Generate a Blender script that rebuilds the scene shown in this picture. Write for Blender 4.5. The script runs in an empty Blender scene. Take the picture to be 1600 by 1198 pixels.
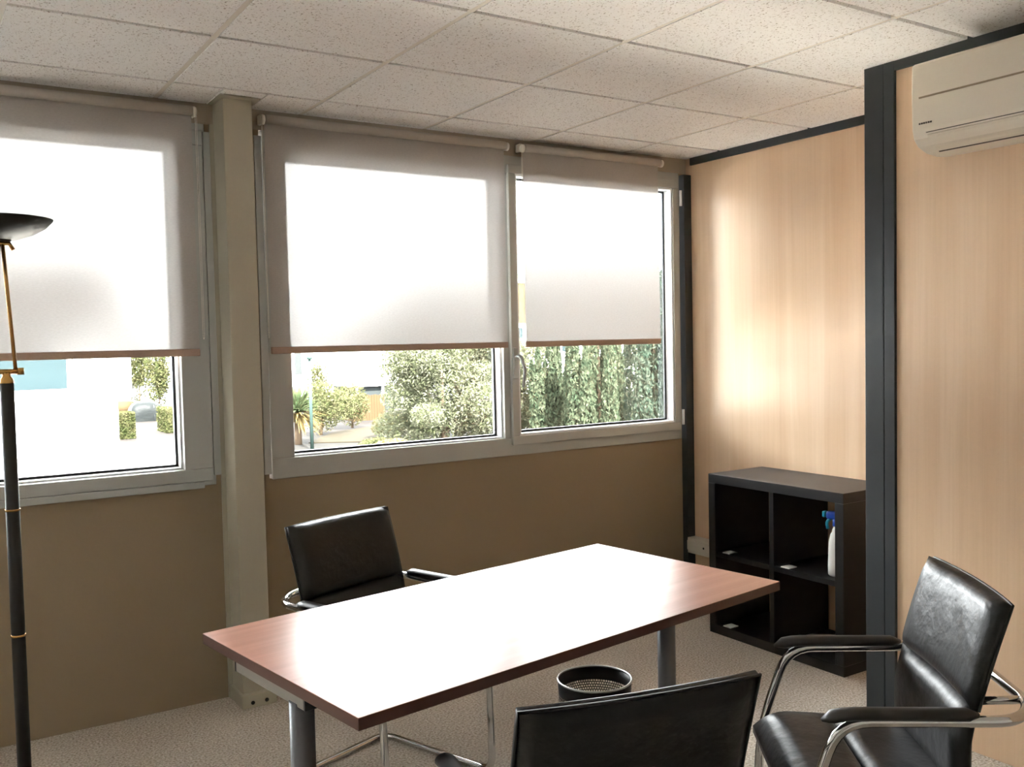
import bpy, bmesh, math, random
import numpy as np
from mathutils import Vector, Matrix

# ------------------------------------------------------------------ camera, world, light, exposure
scene = bpy.context.scene
col = scene.collection
CAM_Z = 1.478
cam_data = bpy.data.cameras.new('camera')
cam_data.sensor_fit = 'HORIZONTAL'
cam_data.sensor_width = 36.0
cam_data.lens = 1467.89 / 1600.0 * 36.0
cam_data.clip_start = 0.05
cam_data.clip_end = 400
cam = bpy.data.objects.new('camera', cam_data)
col.objects.link(cam)
_r = Vector((0.8406477, -0.5411710, -0.0211021))
_u = Vector((0.0427782, 0.0275081, 0.9987058))
_f = Vector((0.5398902, 0.8404625, -0.0462750))
cam.matrix_world = Matrix(((_r.x, _u.x, -_f.x, 0), (_r.y, _u.y, -_f.y, 0), (_r.z, _u.z, -_f.z, CAM_Z), (0, 0, 0, 1)))
scene.camera = cam

SKY = 21.0
world = bpy.data.worlds.new('overcast_sky')
scene.world = world
world.use_nodes = True
bg = world.node_tree.nodes['Background']
bg.inputs['Color'].default_value = (0.96, 0.975, 1.0, 1)
bg.inputs['Strength'].default_value = SKY

sun_data = bpy.data.lights.new('sun', 'SUN')
sun_data.energy = 70.0
sun_data.color = (1.0, 0.965, 0.93)
sun_data.angle = math.radians(3.0)       # hazy sun, behind the building
sun = bpy.data.objects.new('sun', sun_data)
col.objects.link(sun)
sun.rotation_euler = (math.radians(90 - 47), 0, math.radians(-8))

vs = scene.view_settings
vs.view_transform = 'Standard'
vs.look = 'None'
vs.exposure = 0.9
vs.gamma = 1.0
vs.use_curve_mapping = False

random.seed(7)
rng = np.random.default_rng(7)

# ------------------------------------------------------------------ materials
def lin(r, g, b):
    f = lambda c: (c / 255 / 12.92) if c / 255 <= 0.04045 else ((c / 255 + 0.055) / 1.055) ** 2.4
    return (f(r), f(g), f(b), 1.0)

def new_mat(name):
    m = bpy.data.materials.new(name)
    m.use_nodes = True
    nt = m.node_tree
    nt.nodes.clear()
    out = nt.nodes.new('ShaderNodeOutputMaterial')
    return m, nt, out

def principled(name, color, rough=0.5, metal=0.0, spec=0.5, ior=1.5, noise=None, bump=None, coat=0.0, coat_rough=0.1, coat_ior=1.5):
    """noise = (scale vec or float, amount, detail); bump = (scale, strength, distance)"""
    m, nt, out = new_mat(name)
    b = nt.nodes.new('ShaderNodeBsdfPrincipled')
    nt.links.new(b.outputs[0], out.inputs[0])
    b.inputs['Base Color'].default_value = color
    b.inputs['Roughness'].default_value = rough
    b.inputs['Metallic'].default_value = metal
    b.inputs['Specular IOR Level'].default_value = spec
    b.inputs['IOR'].default_value = ior
    b.inputs['Coat Weight'].default_value = coat
    b.inputs['Coat Roughness'].default_value = coat_rough
    b.inputs['Coat IOR'].default_value = coat_ior
    tc = nt.nodes.new('ShaderNodeTexCoord')
    def mapped(scale):
        mp = nt.nodes.new('ShaderNodeMapping')
        sc = scale if isinstance(scale, (tuple, list)) else (scale,) * 3
        mp.inputs['Scale'].default_value = sc
        nt.links.new(tc.outputs['Object'], mp.inputs['Vector'])
        return mp.outputs[0]
    if noise:
        n = nt.nodes.new('ShaderNodeTexNoise')
        n.inputs['Scale'].default_value = 1.0
        n.inputs['Detail'].default_value = noise[2]
        nt.links.new(mapped(noise[0]), n.inputs['Vector'])
        mx = nt.nodes.new('ShaderNodeMix')
        mx.data_type = 'RGBA'
        a = noise[1]
        mx.inputs[6].default_value = (color[0] * (1 - a), color[1] * (1 - a), color[2] * (1 - a), 1)
        mx.inputs[7].default_value = (min(1, color[0] * (1 + a)), min(1, color[1] * (1 + a)), min(1, color[2] * (1 + a)), 1)
        nt.links.new(n.outputs['Fac'], mx.inputs[0])
        nt.links.new(mx.outputs[2], b.inputs['Base Color'])
    if bump:
        n2 = nt.nodes.new('ShaderNodeTexNoise')
        n2.inputs['Scale'].default_value = 1.0
        n2.inputs['Detail'].default_value = 4
        nt.links.new(mapped(bump[0]), n2.inputs['Vector'])
        bp = nt.nodes.new('ShaderNodeBump')
        bp.inputs['Strength'].default_value = bump[1]
        bp.inputs['Distance'].default_value = bump[2]
        nt.links.new(n2.outputs['Fac'], bp.inputs['Height'])
        nt.links.new(bp.outputs[0], b.inputs['Normal'])
    return m

def ramp(nt, fac, stops):
    r = nt.nodes.new('ShaderNodeValToRGB')
    els = r.color_ramp.elements
    els[0].position, els[0].color = stops[0]
    els[1].position, els[1].color = stops[-1]
    for p, c in stops[1:-1]:
        e = els.new(p)
        e.color = c
    nt.links.new(fac, r.inputs[0])
    return r.outputs[0]

def mat_tile():
    m, nt, out = new_mat('mineral_fibre_tile')
    b = nt.nodes.new('ShaderNodeBsdfPrincipled')
    b.inputs['Roughness'].default_value = 0.95
    b.inputs['Specular IOR Level'].default_value = 0.1
    nt.links.new(b.outputs[0], out.inputs[0])
    g = nt.nodes.new('ShaderNodeNewGeometry')
    # small pin-holes and short fissures
    n = nt.nodes.new('ShaderNodeTexNoise')
    n.inputs['Scale'].default_value = 1.0
    n.inputs['Detail'].default_value = 2.0
    n.inputs['Distortion'].default_value = 0.6
    mp = nt.nodes.new('ShaderNodeMapping')
    mp.inputs['Scale'].default_value = (165, 125, 140)
    nt.links.new(g.outputs['Position'], mp.inputs['Vector'])
    nt.links.new(mp.outputs[0], n.inputs['Vector'])
    c = ramp(nt, n.outputs['Fac'], [(0.0, (0.34, 0.29, 0.245, 1)), (0.31, (0.42, 0.37, 0.32, 1)), (0.40, (0.90, 0.88, 0.86, 1)), (1.0, (0.95, 0.94, 0.925, 1))])
    nt.links.new(c, b.inputs['Base Color'])
    return m

def mat_carpet():
    m, nt, out = new_mat('speckled_carpet')
    b = nt.nodes.new('ShaderNodeBsdfPrincipled')
    b.inputs['Roughness'].default_value = 1.0
    b.inputs['Specular IOR Level'].default_value = 0.05
    nt.links.new(b.outputs[0], out.inputs[0])
    g = nt.nodes.new('ShaderNodeNewGeometry')
    def nz(sc, det):
        n = nt.nodes.new('ShaderNodeTexNoise')
        n.inputs['Scale'].default_value = sc
        n.inputs['Detail'].default_value = det
        nt.links.new(g.outputs['Position'], n.inputs['Vector'])
        return n.outputs['Fac']
    fine = nz(125, 4)
    c1 = ramp(nt, fine, [(0.30, (0.26, 0.215, 0.17, 1)), (0.45, (0.46, 0.405, 0.34, 1)), (0.58, (0.60, 0.545, 0.475, 1)), (0.72, (0.74, 0.69, 0.62, 1))])
    c2 = ramp(nt, nz(2.2, 3), [(0.3, (0.86, 0.85, 0.84, 1)), (0.7, (1, 1, 1, 1))])
    mx = nt.nodes.new('ShaderNodeMix')
    mx.data_type = 'RGBA'
    mx.blend_type = 'MULTIPLY'
    mx.inputs[0].default_value = 1
    nt.links.new(c1, mx.inputs[6])
    nt.links.new(c2, mx.inputs[7])
    nt.links.new(mx.outputs[2], b.inputs['Base Color'])
    bp = nt.nodes.new('ShaderNodeBump')
    bp.inputs['Strength'].default_value = 0.5
    bp.inputs['Distance'].default_value = 0.004
    nt.links.new(nz(220, 3), bp.inputs['Height'])
    nt.links.new(bp.outputs[0], b.inputs['Normal'])
    return m

def mat_maple():
    m, nt, out = new_mat('maple_melamine')
    b = nt.nodes.new('ShaderNodeBsdfPrincipled')
    b.inputs['Roughness'].default_value = 0.42
    b.inputs['Specular IOR Level'].default_value = 0.45
    nt.links.new(b.outputs[0], out.inputs[0])
    g = nt.nodes.new('ShaderNodeNewGeometry')
    def nz(scale, det, dist=0.0):
        mp = nt.nodes.new('ShaderNodeMapping')
        mp.inputs['Scale'].default_value = scale
        nt.links.new(g.outputs['Position'], mp.inputs['Vector'])
        n = nt.nodes.new('ShaderNodeTexNoise')
        n.inputs['Scale'].default_value = 1
        n.inputs['Detail'].default_value = det
        n.inputs['Distortion'].default_value = dist
        nt.links.new(mp.outputs[0], n.inputs['Vector'])
        return n.outputs['Fac']
    c1 = ramp(nt, nz((5, 7, 0.55), 4, 0.7), [(0.28, lin(214, 180, 146)), (0.5, lin(221, 190, 157)), (0.72, lin(228, 200, 170))])
    c2 = ramp(nt, nz((60, 90, 1.6), 3, 0.3), [(0.3, (0.90, 0.87, 0.84, 1)), (0.6, (1, 1, 1, 1))])
    mx = nt.nodes.new('ShaderNodeMix')
    mx.data_type = 'RGBA'
    mx.blend_type = 'MULTIPLY'
    mx.inputs[0].default_value = 0.4
    nt.links.new(c1, mx.inputs[6])
    nt.links.new(c2, mx.inputs[7])
    nt.links.new(mx.outputs[2], b.inputs['Base Color'])
    return m

def mat_fabric():
    """light-filtering roller blind cloth: diffuse, translucent and partly see-through-blurred"""
    m, nt, out = new_mat('screen_cloth')
    g = nt.nodes.new('ShaderNodeNewGeometry')
    mp = nt.nodes.new('ShaderNodeMapping')
    mp.inputs['Scale'].default_value = (90, 1, 260)
    nt.links.new(g.outputs['Position'], mp.inputs['Vector'])
    n = nt.nodes.new('ShaderNodeTexNoise')
    n.inputs['Scale'].default_value = 1
    n.inputs['Detail'].default_value = 3
    nt.links.new(mp.outputs[0], n.inputs['Vector'])
    cd = ramp(nt, n.outputs['Fac'], [(0.3, (0.84, 0.785, 0.73, 1)), (0.7, (0.90, 0.85, 0.80, 1))])
    ct = ramp(nt, n.outputs['Fac'], [(0.3, (0.108, 0.105, 0.103, 1)), (0.7, (0.127, 0.124, 0.122, 1))])
    d = nt.nodes.new('ShaderNodeBsdfDiffuse')
    t = nt.nodes.new('ShaderNodeBsdfTranslucent')
    r = nt.nodes.new('ShaderNodeBsdfRefraction')
    r.inputs['IOR'].default_value = 1.12
    r.inputs['Roughness'].default_value = 0.54
    nt.links.new(cd, d.inputs['Color'])
    nt.links.new(ct, t.inputs['Color'])
    nt.links.new(ct, r.inputs['Color'])
    m1 = nt.nodes.new('ShaderNodeMixShader')
    m1.inputs[0].default_value = 0.36
    nt.links.new(t.outputs[0], m1.inputs[1])
    nt.links.new(r.outputs[0], m1.inputs[2])
    m2 = nt.nodes.new('ShaderNodeMixShader')
    m2.inputs[0].default_value = 0.52
    nt.links.new(d.outputs[0], m2.inputs[1])
    nt.links.new(m1.outputs[0], m2.inputs[2])
    nt.links.new(m2.outputs[0], out.inputs[0])
    return m

def mat_glass(name, tint=(0.97, 0.985, 0.975, 1)):
    m, nt, out = new_mat(name)
    tr = nt.nodes.new('ShaderNodeBsdfTransparent')
    tr.inputs['Color'].default_value = tint
    gl = nt.nodes.new('ShaderNodeBsdfGlossy')
    gl.inputs['Roughness'].default_value = 0.02
    fr = nt.nodes.new('ShaderNodeFresnel')
    fr.inputs['IOR'].default_value = 1.45
    mx = nt.nodes.new('ShaderNodeMixShader')
    nt.links.new(fr.outputs[0], mx.inputs[0])
    nt.links.new(tr.outputs[0], mx.inputs[1])
    nt.links.new(gl.outputs[0], mx.inputs[2])
    nt.links.new(mx.outputs[0], out.inputs[0])
    return m

def mat_leaf(name, c0, c1):
    m, nt, out = new_mat(name)
    g = nt.nodes.new('ShaderNodeNewGeometry')
    n = nt.nodes.new('ShaderNodeTexNoise')
    n.inputs['Scale'].default_value = 3.1
    n.inputs['Detail'].default_value = 6
    nt.links.new(g.outputs['Position'], n.inputs['Vector'])
    c = ramp(nt, n.outputs['Fac'], [(0.32, c0), (0.68, c1)])
    d = nt.nodes.new('ShaderNodeBsdfDiffuse')
    t = nt.nodes.new('ShaderNodeBsdfTranslucent')
    mx = nt.nodes.new('ShaderNodeMixShader')
    mx.inputs[0].default_value = 0.4
    nt.links.new(c, d.inputs['Color'])
    nt.links.new(c, t.inputs['Color'])
    nt.links.new(d.outputs[0], mx.inputs[1])
    nt.links.new(t.outputs[0], mx.inputs[2])
    nt.links.new(mx.outputs[0], out.inputs[0])
    return m

def mat_table():
    m, nt, out = new_mat('cherry_laminate')
    b = nt.nodes.new('ShaderNodeBsdfPrincipled')
    nt.links.new(b.outputs[0], out.inputs[0])
    b.inputs['Roughness'].default_value = 0.2
    b.inputs['Specular IOR Level'].default_value = 0.23
    b.inputs['IOR'].default_value = 1.45
    tc = nt.nodes.new('ShaderNodeTexCoord')
    mp = nt.nodes.new('ShaderNodeMapping')
    mp.inputs['Scale'].default_value = (1.6, 34, 34)
    nt.links.new(tc.outputs['Object'], mp.inputs['Vector'])
    n = nt.nodes.new('ShaderNodeTexNoise')
    n.inputs['Scale'].default_value = 1
    n.inputs['Detail'].default_value = 5
    n.inputs['Distortion'].default_value = 0.4
    nt.links.new(mp.outputs[0], n.inputs['Vector'])
    c = ramp(nt, n.outputs['Fac'], [(0.3, lin(160, 108, 88)), (0.7, lin(176, 124, 103))])
    # scuffs: short scratches and pale spots
    mp2 = nt.nodes.new('ShaderNodeMapping')
    mp2.inputs['Scale'].default_value = (22, 60, 1)
    mp2.inputs['Rotation'].default_value = (0, 0, 0.5)
    nt.links.new(tc.outputs['Object'], mp2.inputs['Vector'])
    n2 = nt.nodes.new('ShaderNodeTexNoise')
    n2.inputs['Scale'].default_value = 1
    n2.inputs['Detail'].default_value = 3
    nt.links.new(mp2.outputs[0], n2.inputs['Vector'])
    f2 = ramp(nt, n2.outputs['Fac'], [(0.77, (0, 0, 0, 1)), (0.80, (0.35, 0.35, 0.35, 1))])
    mx = nt.nodes.new('ShaderNodeMix')
    mx.data_type = 'RGBA'
    nt.links.new(f2, mx.inputs[0])
    nt.links.new(c, mx.inputs[6])
    mx.inputs[7].default_value = lin(190, 150, 132)
    nt.links.new(mx.outputs[2], b.inputs['Base Color'])
    rr = ramp(nt, n2.outputs['Fac'], [(0.6, (0.31, 0.31, 0.31, 1)), (0.8, (0.35, 0.35, 0.35, 1))])
    nt.links.new(rr, b.inputs['Roughness'])
    return m

M = {}
M['tile'] = mat_tile()
M['grid'] = principled('grid_white', lin(226, 218, 206), 0.6)
M['plaster'] = principled('cream_plaster', lin(149, 133, 110), 0.75, spec=0.25, noise=(3.0, 0.05, 5), bump=(55, 0.12, 0.004))
M['white_wall'] = principled('white_wall_paint', lin(232, 228, 220), 0.7, spec=0.25)
M['soffit'] = principled('lintel_paint', lin(170, 158, 140), 0.7, spec=0.3)
M['column'] = principled('column_paint', lin(176, 170, 152), 0.45, spec=0.4)
M['alu'] = principled('grey_aluminium', lin(176, 178, 174), 0.38, metal=0.15, spec=0.5)
M['alu_dark'] = principled('gasket_black', lin(28, 30, 32), 0.5)
M['bead'] = principled('glazing_bead', lin(236, 238, 240), 0.35)
M['maple'] = mat_maple()
M['trim'] = principled('charcoal_profile', lin(50, 54, 56), 0.5, spec=0.35)
M['carpet'] = mat_carpet()
M['fabric'] = mat_fabric()
M['hem'] = principled('hem_bar_cloth', lin(176, 150, 134), 0.8, spec=0.2, noise=((90, 90, 260), 0.12, 2))
M['roll'] = principled('rolled_cloth', lin(181, 174, 165), 0.85, spec=0.2, noise=((90, 90, 200), 0.06, 2))
M['plastic_white'] = principled('white_plastic', lin(232, 228, 218), 0.35)
M['trunk'] = principled('trunking_plastic', lin(206, 200, 186), 0.4)
M['glass'] = mat_glass('window_glass')
M['teal'] = principled('teal_glazing', lin(20, 29, 31), 0.7, spec=0.06, noise=(1.5, 0.15, 3))
M['black_wood'] = principled('black_brown_foil', lin(26, 25, 26), 0.40, spec=0.42, noise=((3, 40, 40), 0.2, 3))
M['leather'] = principled('black_leather', (0.006, 0.006, 0.0065, 1), 0.40, spec=0.36, bump=(16, 0.35, 0.012))
M['leather_pad'] = principled('black_arm_rubber', (0.012, 0.011, 0.011, 1), 0.42, spec=0.5)
M['piping'] = principled('leather_piping', (0.010, 0.010, 0.010, 1), 0.45, spec=0.4)
M['chrome'] = principled('chrome', (0.62, 0.62, 0.62, 1), 0.06, metal=1.0)
M['table'] = mat_table()
M['table_edge'] = principled('dark_walnut_edge', lin(84, 56, 46), 0.45)
M['grey_metal'] = principled('grey_powder_coat', lin(104, 106, 110), 0.36, metal=0.2)
M['beam_metal'] = principled('silver_grey_beam', lin(150, 146, 138), 0.45, metal=0.1)
M['bin'] = principled('black_bin_steel', (0.008, 0.008, 0.009, 1), 0.4, spec=0.35)
M['bin_rim'] = principled('bin_rim_steel', lin(170, 170, 168), 0.28, metal=0.6)
M['lamp_black'] = principled('lamp_black_enamel', lin(26, 24, 24), 0.5, spec=0.35)
M['brass'] = principled('brass', lin(180, 140, 82), 0.25, metal=0.9)
M['ac'] = principled('ac_plastic', lin(224, 214, 197), 0.4)
M['ac_dark'] = principled('ac_slot_dark', lin(70, 58, 46), 0.5)
M['ac_groove'] = principled('ac_groove', lin(150, 132, 106), 0.5)
M['bottle'] = principled('bottle_white', lin(240, 240, 236), 0.3)
M['blue'] = principled('trigger_blue', lin(24, 70, 170), 0.35)
M['cyan'] = principled('trigger_cyan', lin(30, 160, 190), 0.35)
M['paper'] = principled('white_card', lin(235, 235, 230), 0.6)
M['socket_hole'] = principled('dark_hole', lin(20, 18, 16), 0.6)
# outdoors
M['ground'] = principled('pale_tarmac', lin(29, 26, 24), 0.9, noise=(0.6, 0.10, 5), spec=0.06)
M['bounce_surface'] = principled('pale_bounce_surface', lin(222, 216, 206), 0.9, noise=(0.8, 0.08, 5), spec=0.06)  # bright colour for the added ground reflector
M['gravel'] = principled('grey_gravel', lin(27, 26, 24), 0.95, noise=(2.5, 0.3, 6), spec=0.06)
M['earth'] = principled('ochre_planting_bed', lin(32, 28, 20), 0.95, noise=(1.2, 0.25, 6), spec=0.06)
M['white_render'] = principled('white_render', lin(205, 207, 210), 0.7, spec=0.06)
M['fascia'] = principled('brown_fascia', lin(43, 31, 28), 0.6, spec=0.06)
M['yellow_wall'] = principled('yellow_cladding', lin(46, 39, 22), 0.6, spec=0.06)
M['grey_window'] = principled('grey_window', lin(38, 40, 40), 0.3, spec=0.06)
M['dark_shed'] = principled('dark_wall', lin(31, 34, 34), 0.7, spec=0.06)
M['orange_wood'] = principled('orange_timber', lin(48, 38, 25), 0.8, noise=((1, 1, 8), 0.15, 3), spec=0.06)
M['tarp'] = principled('dark_tarpaulin', lin(17, 19, 19), 0.5, bump=(2, 0.6, 0.1), spec=0.06)
M['post_green'] = principled('green_lamp_post', lin(34, 45, 42), 0.5, spec=0.06)
M['bark'] = principled('bark', lin(77, 65, 53), 0.9, spec=0.06)
M['olive'] = mat_leaf('olive_leaves', lin(65, 70, 48), lin(86, 86, 73))
M['cypress'] = mat_leaf('cypress_leaves', lin(39, 49, 37), lin(65, 70, 55))
M['cypress_dark'] = mat_leaf('cypress_leaves_dark', lin(34, 47, 38), lin(57, 64, 55))
M['bush'] = mat_leaf('bush_leaves', lin(51, 58, 34), lin(74, 70, 52))
M['hedge'] = mat_leaf('hedge_leaves', lin(44, 50, 28), lin(66, 64, 44))
M['yucca'] = mat_leaf('yucca_blades', lin(46, 62, 40), lin(77, 82, 58))
M['yucca_dry'] = mat_leaf('yucca_dry_blades', lin(80, 66, 40), lin(92, 82, 54))
M['dry_grass'] = mat_leaf('pale_grass', lin(77, 74, 46), lin(92, 88, 66))

# ------------------------------------------------------------------ mesh helpers
class MB:
    def __init__(self):
        self.v = []
        self.f = []
        self.smooth = []
    def add(self, verts, faces, smooth=False):
        o = len(self.v)
        self.v.extend([tuple(p) for p in verts])
        for f in faces:
            self.f.append(tuple(i + o for i in f))
            self.smooth.append(smooth)
        return self
    def box(self, x0, x1, y0, y1, z0, z1, bev=0.0, mat=None):
        if bev > 0:
            bm = bmesh.new()
            bmesh.ops.create_cube(bm, size=1)
            for v in bm.verts:
                v.co = Vector(((x0 + x1) / 2 + v.co.x * (x1 - x0), (y0 + y1) / 2 + v.co.y * (y1 - y0), (z0 + z1) / 2 + v.co.z * (z1 - z0)))
            bmesh.ops.bevel(bm, geom=bm.edges[:], offset=bev, segments=2, affect='EDGES', profile=0.5)
            vs_ = [v.co.copy() for v in bm.verts]
            for i, v in enumerate(bm.verts):
                v.index = i
            fs = [[v.index for v in f.verts] for f in bm.faces]
            bm.free()
        else:
            vs_ = [Vector((x, y, z)) for z in (z0, z1) for y in (y0, y1) for x in (x0, x1)]
            fs = [(0, 2, 3, 1), (4, 5, 7, 6), (0, 1, 5, 4), (2, 6, 7, 3), (0, 4, 6, 2), (1, 3, 7, 5)]
        if mat is not None:
            vs_ = [mat @ v for v in vs_]
        return self.add(vs_, fs)
    def tube(self, pts, r, seg=12, closed=False, caps=True):
        pts = [Vector(p) for p in pts]
        n = len(pts)
        rad = r if isinstance(r, (list, tuple)) else [r] * n
        tang = []
        for i in range(n):
            if closed:
                t = pts[(i + 1) % n] - pts[i - 1]
            else:
                t = pts[min(i + 1, n - 1)] - pts[max(i - 1, 0)]
            tang.append(t.normalized())
        up = Vector((0, 0, 1)) if abs(tang[0].z) < 0.9 else Vector((1, 0, 0))
        nrm = (up - tang[0] * up.dot(tang[0])).normalized()
        vs_, fs = [], []
        for i in range(n):
            if i:
                nrm = (nrm - tang[i] * nrm.dot(tang[i]))
                nrm.normalize()
            bi = tang[i].cross(nrm)
            for k in range(seg):
                a = 2 * math.pi * k / seg
                rr = rad[i]
                ra, rb = rr if isinstance(rr, tuple) else (rr, rr)
                vs_.append(pts[i] + nrm * math.cos(a) * ra + bi * math.sin(a) * rb)
        m = n if closed else n - 1
        for i in range(m):
            j = (i + 1) % n
            for k in range(seg):
                k2 = (k + 1) % seg
                fs.append((i * seg + k, i * seg + k2, j * seg + k2, j * seg + k))
        self.add(vs_, fs, True)
        if not closed and caps:
            o = len(self.v) - len(vs_)
            self.f.append(tuple(o + k for k in reversed(range(seg))))
            self.f.append(tuple(o + (n - 1) * seg + k for k in range(seg)))
            self.smooth += [False, False]
        return self
    def lathe(self, prof, seg=32, c=(0, 0, 0), smooth=True):
        """prof: list of (r, z)"""
        vs_, fs = [], []
        for r, z in prof:
            for k in range(seg):
                a = 2 * math.pi * k / seg
                vs_.append((c[0] + r * math.cos(a), c[1] + r * math.sin(a), c[2] + z))
        for i in range(len(prof) - 1):
            for k in range(seg):
                k2 = (k + 1) % seg
                fs.append((i * seg + k, i * seg + k2, (i + 1) * seg + k2, (i + 1) * seg + k))
        return self.add(vs_, fs, smooth)
    def build(self, name, mat, parent=None):
        me = bpy.data.meshes.new(name)
        me.from_pydata(self.v, [], self.f)
        me.polygons.foreach_set('use_smooth', self.smooth)
        me.materials.append(M[mat] if isinstance(mat, str) else mat)
        bm = bmesh.new()
        bm.from_mesh(me)
        bmesh.ops.recalc_face_normals(bm, faces=bm.faces[:])
        bm.to_mesh(me)
        bm.free()
        me.update()
        o = bpy.data.objects.new(name, me)
        col.objects.link(o)
        if parent:
            o.parent = parent
        return o

def tag(o, label=None, cat=None, group=None, kind=None):
    if label: o['label'] = label
    if cat: o['category'] = cat
    if group: o['group'] = group
    if kind: o['kind'] = kind
    return o

def empty(name, loc=(0, 0, 0), rz=0.0):
    o = bpy.data.objects.new(name, None)
    o.empty_display_size = 0.1
    col.objects.link(o)
    o.location = loc
    o.rotation_euler = (0, 0, rz)
    return o

def struct(o, label=None):
    o['kind'] = 'structure'
    if label: o['label'] = label
    return o

def copy_tree(o, parent=None):
    c = o.copy()
    col.objects.link(c)
    c.parent = parent
    for ch in list(o.children):
        copy_tree(ch, c)
    return c

def fillet(pts, rad, n=6, closed=False):
    """round the corners of a polyline"""
    pts = [Vector(p) for p in pts]
    N = len(pts)
    out = []
    for i in range(N):
        if not closed and i in (0, N - 1):
            out.append(pts[i])
            continue
        a, b, c = pts[i - 1], pts[i], pts[(i + 1) % N]
        d1, d2 = (a - b), (c - b)
        r = rad[i] if isinstance(rad, (list, tuple)) else rad
        if r <= 0:
            out.append(b)
            continue
        l = min(r, d1.length * 0.48, d2.length * 0.48)
        p0, p1 = b + d1.normalized() * l, b + d2.normalized() * l
        for k in range(n + 1):
            t = k / n
            out.append(p0 * (1 - t) ** 2 + b * 2 * t * (1 - t) + p1 * t ** 2)
    return out

# ------------------------------------------------------------------ room dimensions (metres)
CEIL = 2.467
WALL_Y = 3.94          # inner face of the window wall
PART_X = 3.72          # maple partition in the recess
NEAR_X = 3.09          # maple partition carrying the air conditioner
NEAR_Y = 2.29          # where the near partition ends
X0, Y0 = -1.32, -2.0   # left and rear walls

# floor
struct(MB().box(X0, PART_X, Y0, WALL_Y, -0.12, 0.0).build('floor', 'carpet'), 'speckled beige carpet')

# window wall with its openings: one mesh made of blocks around the two windows
WY1 = 4.03
wl0, wl1 = X0, 1.06        # left window opening
wm0, wm1 = 1.285, 3.665    # wide window opening
wz0, wz1 = 0.905, 2.385
wb = MB()
wb.box(X0, PART_X + .1, WALL_Y, WY1, -0.12, wz0)
wb.box(wl1, wm0, WALL_Y, WY1, wz0, wz1)
wb.box(wm1, PART_X + .1, WALL_Y, WY1, wz0, wz1)
wall_far = struct(wb.build('wall_far', 'plaster'), 'cream plastered wall under the windows')
lt = MB().box(X0, PART_X + .1, WALL_Y, WY1, wz1, 2.75).build('lintel', 'soffit', wall_far)

# left wall, rear wall
struct(MB().box(X0 - .15, X0, Y0 - .15, WY1, -.12, 2.75).build('wall_left', 'white_wall'))
struct(MB().box(X0 - .15, NEAR_X + .15, Y0 - .2, Y0, -.12, 2.75).build('wall_rear', 'white_wall'))

# partitions: maple panels with charcoal profiles
wr = struct(MB().box(PART_X, PART_X + .08, NEAR_Y - .09, WALL_Y + .02, -.12, 2.75).build('wall_right', 'maple'), 'maple laminate partition in the recess')
wn = struct(MB().box(NEAR_X, NEAR_X + .08, Y0 - .1, NEAR_Y - .03, -.12, 2.75).build('wall_right_near', 'maple'), 'maple laminate partition beneath the air conditioner')
struct(MB().box(NEAR_X + .08, PART_X, NEAR_Y - .09, NEAR_Y - .02, -.12, 2.75).build('wall_return', 'maple'))
struct(MB().box(PART_X - .012, PART_X, NEAR_Y, WALL_Y - .045, CEIL - .040, CEIL + .02).build('trim_1', 'trim'), 'charcoal top rail of the recess partition')
struct(MB().box(NEAR_X - .012, NEAR_X, Y0, NEAR_Y - .12, CEIL - .034, CEIL + .02).build('trim_2', 'trim'), 'charcoal top rail above the air conditioner')
# end post: two profiles with a shadow joint
post = struct(empty('trim_3', (NEAR_X, NEAR_Y, 0)), 'charcoal end post of the near partition')
MB().box(-.014, .088, -.082, 0, 0, CEIL + .02, bev=.003).build('end_profile', 'trim', post)
MB().box(-.014, .02, -.128, -.0845, 0, CEIL + .02, bev=.002).build('cover_profile', 'trim', post)
struct(MB().box(PART_X - .055, PART_X, WALL_Y - .042, WALL_Y, 0, wz1 - .01, bev=.002).build('trim_4', 'trim'), 'charcoal corner profile between window and partition')
struct(MB().box(PART_X - .010, PART_X, NEAR_Y, WALL_Y - .045, 0, .03).build('trim_5', 'trim'))

# ------------------------------------------------------------------ ceiling: tiles on a recessed grid
ceil = struct(MB().box(X0 - .1, PART_X + .1, Y0 - .1, WY1, CEIL + .035, CEIL + .12).build('ceiling', 'grid'), 'suspended ceiling of fissured white tiles')
GX, GY, T, GAP = 0.872, 3.670, 0.6, 0.020
xs = [X0] + [GX + T * k for k in range(-4, 5) if X0 + .05 < GX + T * k < PART_X - .02] + [PART_X]
ys = [WALL_Y] + [GY - T * k for k in range(0, 10) if GY - T * k > Y0 + .05] + [Y0]
tile_cache = {}
def tile(x0, x1, y0, y1):
    key = (round(x1 - x0, 4), round(y1 - y0, 4))
    if key not in tile_cache:
        w, d = key
        o = MB().box(0, w, 0, d, 0, .018, bev=.0012).build('ceiling_tile', 'tile', ceil)
        tile_cache[key] = o.data
    else:
        o = bpy.data.objects.new('ceiling_tile', tile_cache[key])
        col.objects.link(o)
        o.parent = ceil
    o.location = (x0, y0, CEIL)
h = GAP / 2
for i in range(len(xs) - 1):
    for j in range(len(ys) - 1):
        a, b = xs[i] + (h if i else .004), xs[i + 1] - (h if i < len(xs) - 2 else .002)
        d, c = ys[j] - (h if j else .006), ys[j + 1] + (h if j < len(ys) - 2 else .004)
        if j == 0 and a < 1.1 < b:      # edge strip cut around the column
            tile(a, 1.066, c, d)
            tile(1.07, 1.2425, c, 3.742)
            tile(1.2465, b, c, d)
            tile(1.07, 1.09, 3.746, d)
            tile(1.2225, 1.2425, 3.746, d)
        else:
            tile(a, b, c, d)
for x in xs[1:-1]:
    MB().box(x - .012, x + .012, Y0, WALL_Y, CEIL + .003, CEIL + .034).build('grid_runner', 'grid', ceil)
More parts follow.
